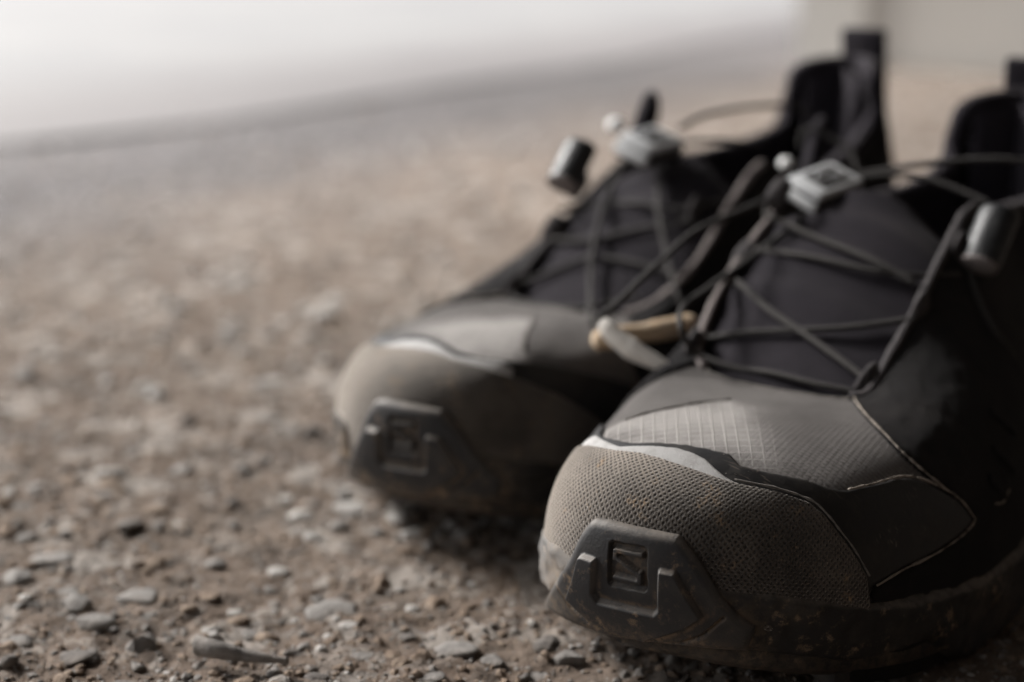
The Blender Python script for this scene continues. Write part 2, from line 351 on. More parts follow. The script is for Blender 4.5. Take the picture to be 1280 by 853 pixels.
def seg_dist(U, V, pts, closed=False):
    d = np.full(U.shape, 1e9)
    for (x0, y0), (x1, y1) in zip(pts[:-1], pts[1:]):
        ex, ey = x1-x0, y1-y0; t = np.clip(((U-x0)*ex+(V-y0)*ey)/(ex*ex+ey*ey+1e-9), 0, 1); d = np.minimum(d, np.hypot(U-x0-t*ex, V-y0-t*ey))
    return d

HITS = {}
class Shoe:
    def __init__(s, name, label, pos, head, sgn, lean):
        s.s = sgn; s.head = head; s.pos = pos; s.lean = lean; s.drop = .05 if sgn > 0 else 0.
        e = bpy.data.objects.new(name, None); COL.objects.link(e); e.location = (*pos, 0); e.rotation_euler = (0, 0, math.pi/2-head)
        e.empty_display_size = .02; e['label'] = label; e['category'] = 'shoe'; e['group'] = 'pair of dusty trail shoes'
        s.e = e
        s.R = np.array([[math.sin(head), math.cos(head), 0], [-math.cos(head), math.sin(head), 0], [0, 0, 1.]])   # rows: local axes in world
        s.bv = None
    def L(s, P):                                                    # (x, out, z) -> local blender coordinates
        P = np.array(P, float); k = smooth((P[..., 0]-.19)/.08)*s.lean*smooth(P[..., 2]/.08)
        P[..., 2] = np.where(P[..., 0] > .2, P[..., 2]*(1-s.drop*smooth((P[..., 0]-.2)/.05)), P[..., 2])
        P[..., 1] = -(P[..., 1]*s.s + k); return P
    def flip(s): return s.s < 0
    def from_ring(s, A, B, h=0.):
        P = S(A, B)+SN(A, B)*np.asarray(h)[..., None] if np.ndim(h) else S(A, B)+SN(A, B)*h
        return s.L(P)
    def panel(s, name, poly, t, r, mat, step=(.1, .01), under=.0, ab=None, hf=None, attrs=None, parent=None):
        poly = np.array(poly, float); U0, U1 = poly[:, 0].min()-2, poly[:, 0].max()+2
        if ab is None:
            a0 = np.interp(U0/1000, _uu, _aa); a1 = np.interp(U1/1000, _uu, _aa); b0, b1 = -.12, 1.0
        else: a0, a1, b0, b1 = ab
        a = np.linspace(a0, a1, int((a1-a0)/step[0])+2); b = np.linspace(b0, b1, int((b1-b0)/step[1])+2)
        A, B = np.meshgrid(a, b, indexing='ij'); U, V = chart(A, B); U = U*1000; V = V*1000
        d = sdf(U, V, poly); h = t*rnd(-d/r)
        out = {'crev': np.zeros_like(d), 'wear': np.zeros_like(d), 'top': np.maximum(smooth((8-U*s.s)/34)*.8, smooth((V-33)/15)*smooth((32-U*s.s)/50))}  # 'top' lightens the knit on the side towards the light and the crown
        if hf is not None: h, out2 = hf(U, V, d, h); out.update(out2)
        h = np.where(d > 0, np.maximum(under-.35-d*.4, under-.8)*np.minimum(1, d/.15+.35), h)
        P = s.from_ring(A, B, h/1000)
        ok = d < .8; keep = ok[:-1, :-1] | ok[1:, :-1] | ok[:-1, 1:] | ok[1:, 1:]
        F = gridf(*A.shape, keep, s.flip()); used, inv = np.unique(F, return_inverse=True); F = inv.reshape(F.shape)
        Pv = P.reshape(-1, 3)[used]; uv = np.stack([U.ravel()[used], V.ravel()[used]], 1)
        return mesh(name, Pv, F, mat, parent or s.e, uv=uv, attrs={k: v.ravel()[used] for k, v in out.items()})
    def curve_on(s, pts, h):                                        # chart polyline -> local points
        pts = spline(np.array(pts, float), 14*len(pts)); aa = np.interp(pts[:, 0]/1000, _uu, _aa); res = []
        bb = np.linspace(-.1, 1.05, 400)
        for a, v in zip(aa, pts[:, 1]/1000):
            V = chart(np.full(400, a), bb)[1]; res.append(np.interp(v, V, bb))
        return s.from_ring(aa, np.array(res), np.full(len(aa), h))
    def tree(s, objs):
        V = []; F = []; o = 0
        for ob in objs:
            v = [x.co.copy() for x in ob.data.vertices]; V += v; F += [[i+o for i in p.vertices] for p in ob.data.polygons]; o += len(v)
        s.bv = BVHTree.FromPolygons(V, F)
    def ray(s, px, py):
        d = np.array([(px-640)/1778, math.cos(CAM_P)-(py-426.5)/1778*math.sin(CAM_P), -math.sin(CAM_P)-(py-426.5)/1778*math.cos(CAM_P)])
        o = np.array([-s.pos[0], -s.pos[1], CAM_H]); return s.R@o, s.R@d
    def at(s, px, py, lift=.0015, depth=None):
        """a measured point of this shoe, in its own coordinates"""
        o, d = s.ray(px, py)
        if depth is not None: return o+d*depth
        h = s.bv.ray_cast(Vector(o), Vector(d).normalized())
        if h[0] is None: return o+d*(.456 if s.s > 0 else .530)      # cord clear of the shoe: at the lock's distance
        return np.array(h[0])-d/np.linalg.norm(d)*lift
    def depth_at(s, px, py):
        o, d = s.ray(px, py); h = s.bv.ray_cast(Vector(o), Vector(d).normalized()); return (np.array(h[0])-o)@d/(d@d) if h[0] else None
    def lace(s, pts, r=.00098, lift=.0018, ends=(.0, .0), name='lace', mat='lace'):
        P = []
        for i, q in enumerate(pts):
            if len(q) == 4: P.append(s.at(q[0], q[1], depth=q[3]))
            else: P.append(s.at(q[0], q[1], lift if len(q) < 3 else q[2]))
        return tube(name, P, r, mat, s.e, n=max(24, 14*len(P)), k=10, wob=.02)

    # ---- the body of the shoe
    def build(s):
        A, B = np.meshgrid(np.linspace(-11, 11, 397), np.linspace(-.02, 1.0, 91), indexing='ij')
        U, V = chart(A, B); pt = sdf(U*1000, V*1000, PATCH); top = smooth(-pt/np.interp(U*1000, [-6, 12], [1.2, 20])+.1)
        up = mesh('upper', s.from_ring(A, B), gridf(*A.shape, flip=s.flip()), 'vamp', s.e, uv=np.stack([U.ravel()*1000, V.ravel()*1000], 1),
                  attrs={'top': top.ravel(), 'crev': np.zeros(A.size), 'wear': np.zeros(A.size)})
        def hq(U, V, d, h):                                             # soft creases where the side flexes
            return h+(.40*(vnoise(U*.09+V*.05, V*.16-U*.03, 31)-.5)+.25*(vnoise(U*.3, V*.4+U*.1, 32)-.5))*smooth(-d/3), {}
        s.panel('quarter', QUARTER, 1.1, .8, 'quarter', (.04, .012), ab=(1.9, 11, -.05, 1.0), hf=hq)
        tube('seam', s.curve_on([(-27,59),(-25,62.5),(-17,77),(-10.6,89),(-4,98)], .0003), .00025, 'edge', s.e, raw=True, k=6, wob=.3)
        s.panel('quarter', QMED, 1.1, .8, 'quarter', (.05, .015), ab=(-11, -1.9, -.05, 1.0))
        s.panel('film_overlay', OVERLAY, 1.3, .8, 'overlay', (.025, .007), ab=(-4, 4, .02, .8), under=0)
        s.panel('toe_trim', TRIM, 1.9, .8, 'trim', (.02, .005), ab=(-1.7, 1.3, .4, .72), under=0)
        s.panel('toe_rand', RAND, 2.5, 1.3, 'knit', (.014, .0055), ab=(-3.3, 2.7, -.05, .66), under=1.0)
        def hb(U, V, d, h):
            U = U*s.s                                               # the bumper is not mirrored: emblem and arms sit alike on both shoes
            h = 2.0+2.6*rnd(-d/2.6)
            h = h+1.9*smooth(-sdf(U, V, B_PLATE)/.8)*(.75+.25*smooth(V/14))
            bx = sdf(U, V, B_BOX); bi = sdf(U, V, B_IN)
            h = h-1.6*smooth(-bx/.3+.2)
            ds = np.min([seg_dist(U, V, sg) for sg in B_S], axis=0); h = h+1.5*smooth((.76-ds)/.3)
            h = h-1.1*smooth(1-seg_dist(U, V, B_GROOVE)/.55)
            pl = sdf(U, V, B_PLATE)
            crev = smooth(1-np.abs(pl-.5)/.9)*.7*smooth((22-V)/14)+smooth(1-seg_dist(U, V, B_GROOVE)/.8)+.4*smooth(-bx/.5)*smooth((ds-.55)/.3)+.8*smooth(1-np.abs(V-3)/5)*.5
            wear = .9*smooth(1-np.abs(pl+.45)/.45)*smooth((V-8)/8)+.25*smooth(1-np.abs(d+1.0)/1.0)
            return h, {'crev': np.clip(crev, 0, 1), 'wear': np.clip(wear, 0, 1)}
        s.panel('toe_bumper', [(x*s.s, y) for x, y in B_OUT], 4.6, 2.6, 'rubber', (.0082, .0036), ab=(-1.6, 1.6, -.1, .36), under=1.6, hf=hb)
        def hfx(U, V, d, h):
            h = 3.2*rnd(-d/2.2)+.9*(vnoise(U*.35+9, V*.5, 3)-.5)*smooth(-d/2)+.4*np.sin(U*.21+V*.3)*smooth(-d/3); return h, {'crev': .9*smooth((42-np.abs(U))/22)*smooth((20-V)/12), 'wear': .2*smooth(1-np.abs(d+.7)/.7)}
        s.panel('foxing', FOX_LAT, 3.6, 2.2, 'foxing', (.03, .008), ab=(.8, 11, -.12, .3), under=1.5, hf=hfx)
        s.panel('foxing', FOX_MED, 3.6, 2.2, 'foxing_worn' if s.s > 0 else 'foxing', (.03, .008), ab=(-11, -.4, -.12, .3), under=1.5, hf=hfx)
        # edge piping and seams
        tube('rand_edge', s.curve_on(RAND_TOP[1:8], .0024), .00026, 'edge', s.e, raw=True, k=6, wob=.25)
        tube('seam', s.curve_on([(57.1,43.9),(65.1,45.1),(74.3,46.3),(82.2,45.7),(90.3,42.6),(100.3,36.7),(105.7,31.1),(106.4,29.0),(100.3,27.3),(90.0,25.8),(75.9,23.6),(66,20.4)], .0014), .0003, 'seam', s.e, raw=True, k=6, wob=.35)
        tube('seam', s.curve_on([(63,92)]+QFRONT[2:], .0012), .0003, 'seam', s.e, raw=True, k=6, wob=.3)
        tube('seam', s.curve_on([(129.7,30.7),(124,29),(119.3,30.0)], .0014), .0003, 'seam', s.e, raw=True, k=6, wob=.3)
        for k, (u, v, L) in enumerate([(118,36,10),(126,42,12),(135,50,12)]):
            s.panel('side_rib', [(u,v),(u+2,v+2.5),(u+L,v-L*.6),(u+L-2,v-L*.6-2.5)], 1.8, 1.0, 'quarter', (.02, .004), ab=(3.4, 5.4, .2, .85), under=.9)
        # midsole, outsole and lugs
        aa = np.linspace(-11, 11, 221); E = S(aa, .02); N = SN(aa, .02); N[:, 2] = 0; N /= np.linalg.norm(N, axis=1, keepdims=True)
        zt = E[:, 2]; rows = [(0, .004), (.0012, -.0005), (.001, -.004), (-.001, -.0065)]
        V = [np.concatenate([(E[:, :2]+N[:, :2]*o), np.maximum(zt+dz, .0035+.5*np.maximum(zt-.008, 0))[:, None]], 1) for o, dz in rows]
        mid = np.array([[x, -.002, max(.005, .015-x*.25)] for x in E[:, 0]]); V.append(mid)
        V = np.stack(V, 1); mesh('outsole', s.L(V), gridf(221, 5, flip=not s.flip()), 'sole', s.e, attrs={'crev': np.ones(221*5)*.4, 'wear': np.zeros(221*5)})
        for sd in (1, -1):
            for i, a in enumerate(np.arange(2.3, 10.6, .62)):
                p = S(sd*a, .0); n = SN(sd*a, .0); n[2] = 0; n /= np.linalg.norm(n); q = p-n*.006; h = max(p[2]-.002, .003)/2
                zc = max(p[2]-.004, 0)*.35; t = np.cross([0, 0, 1.], n)
                M3 = [s.L(v)*1. for v in (t, n, np.array([0, 0, 1.]))]; c = np.array([q[0], q[1], zc+.0035])
                ln = s.lean; s.lean = 0; ax = [s.L(t), s.L(n), np.array([0, 0, 1.])]; s.lean = ln
                rbox('lug', s.L(c), ax, (.0052, .006, .0035), 'sole', s.e, .0008, 2)
        # eyestay edge, collar, lining
        ae = np.concatenate([np.linspace(-6.9, -2.2, 60)]); T = s.from_ring(ae, np.full(len(ae), .995), np.full(len(ae), .0006))
        tube('eyestay', T, .0016, 'pale_web', s.e, raw=True, k=8, wob=.1)
        ae = np.linspace(2.1, 8.2, 90); T = s.from_ring(ae, np.full(len(ae), .995), np.full(len(ae), .0008))
        tube('eyestay', T, .0015, 'webbing', s.e, raw=True, k=8, wob=.12)
        ae = np.linspace(-2.3, 2.2, 60); T = s.from_ring(ae, np.full(len(ae), .995), np.full(len(ae), .0))
        tube('vamp_edge', T, .0006, 'edge', s.e, raw=True, k=6, wob=.2)
        ac = np.linspace(7.2, 14.8, 120); T = s.from_ring(ac, np.full(len(ac), .99)); N = SN(ac, .97)
        rr = .0028*smooth(np.minimum(ac-7.1, 14.9-ac)/1.2)+.0012
        tube('collar', T-s.Lv(N)*.0025, rr, 'lining', s.e, raw=True, k=12)
        Bv = np.linspace(0, 1, 14); LN = []
        for b in Bv:
            q = S(ac, 1-.0*b)-N*(.005+.004*b*(1-b)+.007*smooth((1.6-np.abs(ac-11))/1.2)[:, None]); q[:, 2] -= b*.055; LN.append(s.L(q))
        mesh('lining', np.stack(LN, 1), gridf(120, 14, flip=s.flip()), 'lining', s.e, uv=np.zeros((120*14, 2)))
        s.insole()
        # heel pull loop
        h = S(11., 1.); P0_, P1_ = s.L(h+np.array([.0060, 0, -.022])), s.L(h+np.array([.001, 0, .0125]))
        ax_z = (P1_-P0_)/np.linalg.norm(P1_-P0_); ax_y = np.array([0, 1., 0]); rbox('pull_tab', (P0_+P1_)/2, [np.cross(ax_y, ax_z), ax_y, ax_z], (.0024, .0100, .0185), 'lining', s.e, .0016)
        # tongue
        n, m = 70, 45; xs = np.concatenate([np.linspace(.076, .156, n-14), np.linspace(.157, .164, 14)])
        cx = []; 
        t5 = S(np.linspace(2, 7, 60), 1.0); t5m = S(np.linspace(-2, -7, 60), 1.0)
        V = np.zeros((n, m, 3)); q = np.linspace(-1, 1, m)
        for i, x in enumerate(xs):
            xx = min(x, .156); wl = np.interp(xx, t5[:, 0], t5[:, 1], left=.030)+.003; wm = -np.interp(xx, t5m[:, 0], t5m[:, 1], left=-.026)+.002
            zl = np.interp(xx, t5[:, 0], t5[:, 2]); zm = np.interp(xx, t5m[:, 0], t5m[:, 2]); zb = .0575 if xx < .093 else 0
            if xx < .096: zl = .0535+(xx-.076)*.2; zm = zl
            kk = (q+1)/2; y = -wm+(wm+wl)*kk; z = zm+(zl-zm)*kk-.0030
            bul = (.0042+.0052*smooth((xx-.09)/.06))*(1-q**2) if xx > .092 else .0008*(1-q**2)
            k = smooth((x-.154)/.010); z = z+bul; dz = max(x-.156, 0)*.7
            V[i, :, 0] = x; V[i, :, 1] = y*(1-.25*k); V[i, :, 2] = z+dz*(1-q**2*.6)
        V[..., 2] += .0007*np.sin(V[..., 0]*420+V[..., 1]*90)*smooth((V[..., 0]-.1)/.03)
        uv = np.stack([V[..., 0].ravel()*1000, V[..., 1].ravel()*1000], 1)
        tg = mesh('tongue', s.L(V), gridf(n, m, flip=not s.flip()), 'tongue', s.e, uv=uv)
        so = tg.modifiers.new('thickness', 'SOLIDIFY'); so.thickness = .003; so.offset = -1
        s.tree([up, tg]); s.tg = tg
    def Lv(s, N):
        N = np.array(N, float); N[..., 1] *= -s.s; return N
    def insole(s):
        aa = np.linspace(-11, 11, 111); E = S(aa, .3); c = np.array([.15, 0, .02]); V = [s.L(np.concatenate([c[:2]+(E[:, :2]-c[:2])*k, np.full((111, 1), .02)], 1)) for k in (.9, .01)]
        mesh('insole', np.stack(V, 1), gridf(111, 2), 'lining', s.e, uv=np.zeros((222, 2)))

    def eyelet(s, px, py, ang, L=.0105, w=.0033, lift=.001, mat='webbing'):
        p = s.at(px, py, lift); a = math.radians(ang)
        q = s.at(px+14*math.cos(a), py-14*math.sin(a), lift); dirv = (q-p)/(np.linalg.norm(q-p)+1e-9)
        o, d = s.ray(px, py); d = -d/np.linalg.norm(d); nrm = d-dirv*np.dot(d, dirv); nrm /= np.linalg.norm(nrm); side = np.cross(dirv, nrm)
        P = [p-dirv*L*.5, p-dirv*L*.25+nrm*.0012, p+nrm*.002, p+dirv*L*.25+nrm*.0012, p+dirv*L*.5]
        tube('eyelet_loop', P, w*np.interp(np.linspace(0, 1, 30), [0, .3, .7, 1], [.7, 1, 1, .7]), mat, s.e, n=30, k=12, flat=.45)

    def lace_lock(s, cx, cy, ex, ey, hx, hy, dep=.46):
        """sliding lace lock: dark body, pale top plate with an emblem and a thumb ridge; (ex,ey) lies at its long end"""
        c = s.at(cx, cy, depth=dep); o, d = s.ray(cx, cy); v = -d/np.linalg.norm(d)
        o2, d2 = s.ray(ex, ey); e = o2+d2*(dep*1.02); u = e-c; u /= np.linalg.norm(u)
        n = v*.42+np.array([-.12, 0, .9]); n -= u*np.dot(n, u); n /= np.linalg.norm(n); w2 = np.cross(n, u)
        lk = rbox('lace_lock', c-n*.0035, [u, w2, n], (hx, hy, .0032), 'lock', s.e, .0014)
        rbox('lock_plate', c+n*.0006, [u, w2, n], (hx*.96, hy*.92, .0014), 'plate', lk, .0008)
        rbox('lock_ridge', c-u*hx*1.0-n*.003, [u, w2, n], (.0016, hy*.95, .0016), 'plate', lk, .0007)
        rbox('emblem_plate', c+n*.00195+u*.001, [u, w2, n], (hx*.62, hy*.66, .0003), 'lock', lk, .0002)
        k = hy*.42
        pts = np.array([(1, .9), (-1, .9), (-1, .1), (1, -.1), (1, -.9), (-1, -.9)])*k*.8
        P = [c+n*.0024+w2*0+u*(.001+x*1.)+w2*y for x, y in pts]
        tube('emblem', P, .00035, 'plate', lk, n=30, k=6)

# ---------------------------------------------------------------- the two shoes
near = Shoe('trail_shoe', 'dusty black trail shoe in front, its sharp toe bumper closest to the camera', (.0243, .3100), math.radians(31.8), 1, .024)
far = Shoe('trail_shoe', 'dusty black trail shoe standing behind the front one, blurred, half hidden by it', (-.0420, .4080), math.radians(41), -1, .007)
for sh in (near, far): sh.build()

def D(px, py, dep): return (px, py, 0, dep)
# laces of the front shoe
dl = near.depth_at(965, 265) or .47
near.lace([(866,443),(915,459),(967,467),(1020,480),(1066,489)])
near.lace([(880,424),(930,416),(988,413),(1063,409),(1146,398)], lift=.0028)
near.lace([(922,352),(960,386),(1005,417),(1046,446),(1078,470)], lift=.0045)
near.lace([(940,312),(1009,320),(1086,337),(1156,345),(1200,342)], lift=.0022)
near.lace([(956,267),(1016,295),(1086,323),(1142,353)], lift=.0045)
near.lace([D(1016,262,.458),(974,295),(928,330),D(886,360,.440),D(853,386,.425),D(852,412,.415),(866,440)], lift=.004)
near.lace([(1005,232),(965,247),D(915,268,.452),D(868,290,.444),D(828,325,.436),D(798,353,.43),D(768,382,.427),D(746,398,.426)], lift=.004)
near.lace([D(1070,219,.470),D(1120,210,.466),D(1156,205,.463),D(1210,200,.460),D(1250,199,.457),D(1300,203,.455)])
near.lace([D(1074,222,.468),D(1115,219,.465),D(1150,222,.461),D(1190,234,.456),D(1236,254,.450)])
near.lace([D(1072,214,.500),D(1067,197,.503),D(1060,186,.505),D(1037,172,.508),D(1016,162,.51),D(1003,166,.512),D(1000,185,.514)])
near.lace([(1212,340),(1228,385),(1250,422),(1285,468)], lift=.003, r=.0009)
near.lace([(985,262),(975,250),(955,262)], lift=.005)
# laces of the shoe behind
far.lace([(790,195),(774,212),(753,262),(742,310),(738,357),(740,405)], lift=.006)
far.lace([(822,203),(823,255),(832,312),(845,362),(856,386)], lift=.006)
far.lace([D(850,160,.53),D(880,145,.54),D(930,135,.55),D(985,132,.56),D(1012,142,.565)])
far.lace([(850,178),(900,176),(965,182),(985,190)], lift=.004)
far.lace([(700,262),(745,256),(800,254),(850,262),(905,250)], lift=.003)
far.lace([(690,300),(740,300),(800,286),(870,275)], lift=.003)
far.lace([(636,372),(680,382),(735,384),(800,370)], lift=.003)
far.lace([(640,358),(690,340),(740,322),(800,330),(850,345)], lift=.003)
# eyelets, hooks
for a in ((866,432,60),(929,322,62),(972,243,60),(1085,476,50),(1150,386,60),(1198,310,62)): near.eyelet(*a)
for a in ((640,358,50),(690,285,60),(722,232,60),(912,196,60),(868,262,60)): far.eyelet(*a)
near.lace_lock(1031,229,1078,212,.0108,.0080, dep=.462)
far.lace_lock(814,177,848,168,.0105,.0082, dep=.525)
def toggle(s, x0, y0, x1, y1, dep, r=.0047):
    a = s.at(x0, y0, depth=dep); b = s.at(x1, y1, depth=dep*.985); u = (b-a)
    k = np.linspace(0, 1, 24); P = a+u*k[:, None]; rr = r*np.interp(k, [0, .04, .1, .9, .96, 1], [.6, .9, 1, 1, .95, .75])
    hk = tube('lace_hook', P, rr, 'tube', s.e, raw=True, k=20, flat=1.35)
    P = a+u*np.linspace(.93, 1.03, 8)[:, None]; tube('hook_ring', P, r*np.array([.9, 1.06, 1.1, 1.1, 1.08, 1.0, .85, .6]), 'pale_web', hk, raw=True, k=20, flat=1.2)
toggle(near, 1252, 262, 1222, 334, (near.depth_at(1215, 300) or .45)*.985)
toggle(far, 728, 180, 702, 232, .497, .0046)
def bead(s, px, py, dep, r):
    import bmesh
    bm = bmesh.new(); bmesh.ops.create_uvsphere(bm, u_segments=20, v_segments=12, radius=r)
    for v in bm.verts: v.co.z *= .85
    me = bpy.data.meshes.new('cord_bead'); bm.to_mesh(me); bm.free(); me.polygons.foreach_set('use_smooth', np.ones(len(me.polygons), bool)); me.materials.append(MAT['bead'])
    o = bpy.data.objects.new('cord_bead', me); COL.objects.link(o); o.parent = s.e; o.location = s.at(px, py, depth=dep)
bead(near, 983, 205, .505, .0029); bead(far, 770, 157, .545, .0036)
# pull tab at the tongue tips
def tip(s, pts, r, dep):
    P = [s.at(x, y, depth=dep+i*.003) for i, (x, y) in enumerate(pts)]
    tube('tongue_tab', P, r, 'tongue', s.e, n=30, k=14, flat=.6)
tip(near, [(1012,246),(1014,212),(1020,180),(1028,150)], .0056*np.interp(np.linspace(0,1,30),[0,.85,1],[1.1,1,.55]), .507)
tip(far, [(800,190),(806,160),(812,138),(817,120)], .0058*np.interp(np.linspace(0,1,30),[0,.85,1],[1.5,1,.6]), .545)
# fine fibres worn loose at the front shoe's foxing and trim
FV, FF = [], []
for (cx, cy, sp, nn) in ((672,688,7,26),(678,740,6,12),(921,600,6,10),(895,588,8,8),(871,695,4,8),(918,668,3,3)):
    for k in range(nn*3):
        p = near.at(cx+rng.normal()*sp*.6+4, cy+rng.normal()*sp*.7, .0003); d = rng.normal(size=3); d /= np.linalg.norm(d); L = rng.uniform(.0008, .0028)
        q = np.cross(d, rng.normal(size=3)); q = q/np.linalg.norm(q)*.00007; m_ = p+d*L*.5+q*8; e_ = p+d*L
        i = len(FV); FV += [p-q, p+q, m_+q, m_-q, e_+q*.6, e_-q*.6]; FF += [(i, i+1, i+2, i+3), (i+3, i+2, i+4, i+5)]
fr = mesh('loose_fibre', FV, FF, MAT['fibre'], near.e); fr['kind'] = 'stuff'

# ---------------------------------------------------------------- wood pieces caught between the shoes
def wpt(px, py, dep):
    d = np.array([(px-640)/1778, math.cos(CAM_P)-(py-426.5)/1778*math.sin(CAM_P), -math.sin(CAM_P)-(py-426.5)/1778*math.cos(CAM_P)])
    return np.array([0, 0, CAM_H])+d*dep
def gpt(px, py, z=0.):
    d = np.array([(px-640)/1778, math.cos(CAM_P)-(py-426.5)/1778*math.sin(CAM_P), -math.sin(CAM_P)-(py-426.5)/1778*math.cos(CAM_P)])
    return np.array([0, 0, CAM_H])+d*((z-CAM_H)/d[2])
o = tube('broken_twig', [wpt(742,428,.437), wpt(775,420,.44), wpt(820,414,.443), wpt(868,405,.447)], .0036*np.interp(np.linspace(0,1,40),[0,.05,.5,.95,1],[.55,1,.9,1.05,.8]), 'tan', None, n=40, k=12, wob=.05)
o['label'] = 'tan broken twig caught between the two shoes, lying level'; o['category'] = 'twig'
o = tube('wood_splinter', [wpt(752,402,.431), wpt(768,420,.43), wpt(795,440,.428), wpt(838,462,.425)], .0036*np.interp(np.linspace(0,1,40),[0,.1,.6,1],[.5,.75,1.1,.5]), 'cream', None, n=40, k=12, flat=.5, wob=.05)
o['label'] = 'cream wood splinter slanting down against the front shoe'; o['category'] = 'splinter'

# ---------------------------------------------------------------- ground
def ground_h(x, y):
    r = np.hypot(x, y-.45); k = 1-smooth((r-1.2)/1.5)
    z = (vnoise(x*14, y*14, 1)-.5)*.0045+(vnoise(x*45, y*45, 2)-.5)*.0022+(vnoise(x*130, y*130, 3)-.5)*.0015+(vnoise(x*330, y*330, 4)-.5)*.0014+(vnoise(x*750, y*750, 5)-.5)*.0008
    return z*k-.0028
def axis(lo, hi, s0, c0, c1, far_):
    a = [c0];
    while a[-1] < c1: a.append(a[-1]+s0)
    st = s0
    while a[-1] < far_: st *= 1.09; a.append(a[-1]+st)
    b = [c0]; st = s0
    while b[-1] > -far_: st *= 1.09; b.append(b[-1]-st)
    return np.array(b[:0:-1]+a)
gx = axis(0, 0, .0013, -.28, .32, 60.); gy = axis(0, 0, .0013, .29, .72, 60.)
GX, GY = np.meshgrid(gx, gy, indexing='ij'); GZ = ground_h(GX, GY)
m = M('packed_dirt', .92, .25)
n1 = m.noise(9, 5, .6); n2 = m.noise(70, 6, .7); n3 = m.noise(420, 5, .7); n4 = m.noise(1400, 3, .7); vo = m.voro(260, vec=None, out='Color')
q = m.n('ShaderNodeSeparateXYZ'); m.t.links.new(vo, q.inputs[0]); q2 = m.n('ShaderNodeSeparateXYZ'); m.t.links.new(m.voro(70, out='Color'), q2.inputs[0])
c = m.mix(m.ramp(n2, .3, .7), (.106, .077, .058), (.175, .134, .105))
c = m.mix(m.math('MULTIPLY', m.ramp(q.outputs[0], .72, .95), .55), c, (.33, .30, .27))
c = m.mix(m.math('MULTIPLY', m.ramp(q.outputs[1], .7, .95), .5), c, (.075, .06, .05))
c = m.mix(m.math('MULTIPLY', m.ramp(q2.outputs[0], .80, .88), .6), c, (.36, .33, .30))
c = m.mix(m.math('MULTIPLY', m.ramp(q2.outputs[1], .78, .88), .5), c, (.075, .062, .052))
c = m.mix(m.math('MULTIPLY', m.ramp(n1, .4, .7), .25), c, (.27, .225, .185))
q3 = m.n('ShaderNodeVectorMath', operation='DOT_PRODUCT'); m.t.links.new(m.tc.outputs['Object'], q3.inputs[0]); q3.inputs[1].default_value = (-.860, .510, 0)
dst = m.math('SUBTRACT', q3.outputs['Value'], 1.047)                 # distance short of the road edge, metres
c = m.mix(m.ramp(m.math('ADD', dst, m.math('MULTIPLY', m.math('SUBTRACT', m.noise(7, 4), .5), .3)), -.55, -.16), c, m.mix(n3, (.048, .043, .043), (.086, .079, .079)))
m.color(c); m.bump(m.math('ADD', m.math('MULTIPLY', n3, 1.), m.math('MULTIPLY', n4, .5)), .0012, .9)
MAT['dirt'] = m.m
g = mesh('ground', np.stack([GX, GY, GZ], -1), gridf(len(gx), len(gy)), 'dirt'); g['kind'] = 'structure'
# asphalt strip and pale road beyond the dirt
def strip(name, L0, L1, near_off, far_off, z, mat, th=.0):
    a = np.array(L0, float); b = np.array(L1, float); u = (b-a)/np.linalg.norm(b-a); n = np.array([-u[1], u[0]]); ts = np.linspace(-14, 45, 241); rows = []
    for k in np.linspace(0, 1, 9):
        o = near_off+(far_off-near_off)*k
        w_ = (vnoise(ts*3.1+7, np.zeros_like(ts)+k, 9)-.5)*(.10 if k == 0 else 0); rows.append(np.stack([a[0]+u[0]*ts+n[0]*(o+w_), a[1]+u[1]*ts+n[1]*(o+w_), np.full_like(ts, z)], 1))
    V = np.stack(rows, 1); o = mesh(name, V, gridf(241, 9), mat); o['kind'] = 'structure'; return o
m = M('pale_road', .42, .5); a1 = m.noise(2.2, 4); a2 = m.noise(200, 4, .7)
q3 = m.n('ShaderNodeVectorMath', operation='DOT_PRODUCT'); m.t.links.new(m.tc.outputs['Object'], q3.inputs[0]); q3.inputs[1].default_value = (-.860, .510, 0)
ed = m.math('ADD', m.math('SUBTRACT', q3.outputs['Value'], 1.047), m.math('MULTIPLY', m.math('SUBTRACT', m.noise(5, 4), .5), .35))
m.color(m.mix(m.ramp(ed, -.02, .85), (.098, .092, .092), m.mix(m.ramp(a1, .3, .7), (.122, .122, .124), (.150, .149, .147)))); m.rough(.8); m.b.inputs['Specular IOR Level'].default_value = .15; m.bump(a2, .001, .4); MAT['road'] = m.m
P0, P1 = gpt(0, 190)[:2], gpt(1000, 40)[:2]
strip('road', P0, P1, 0, 40, .0012, 'road')

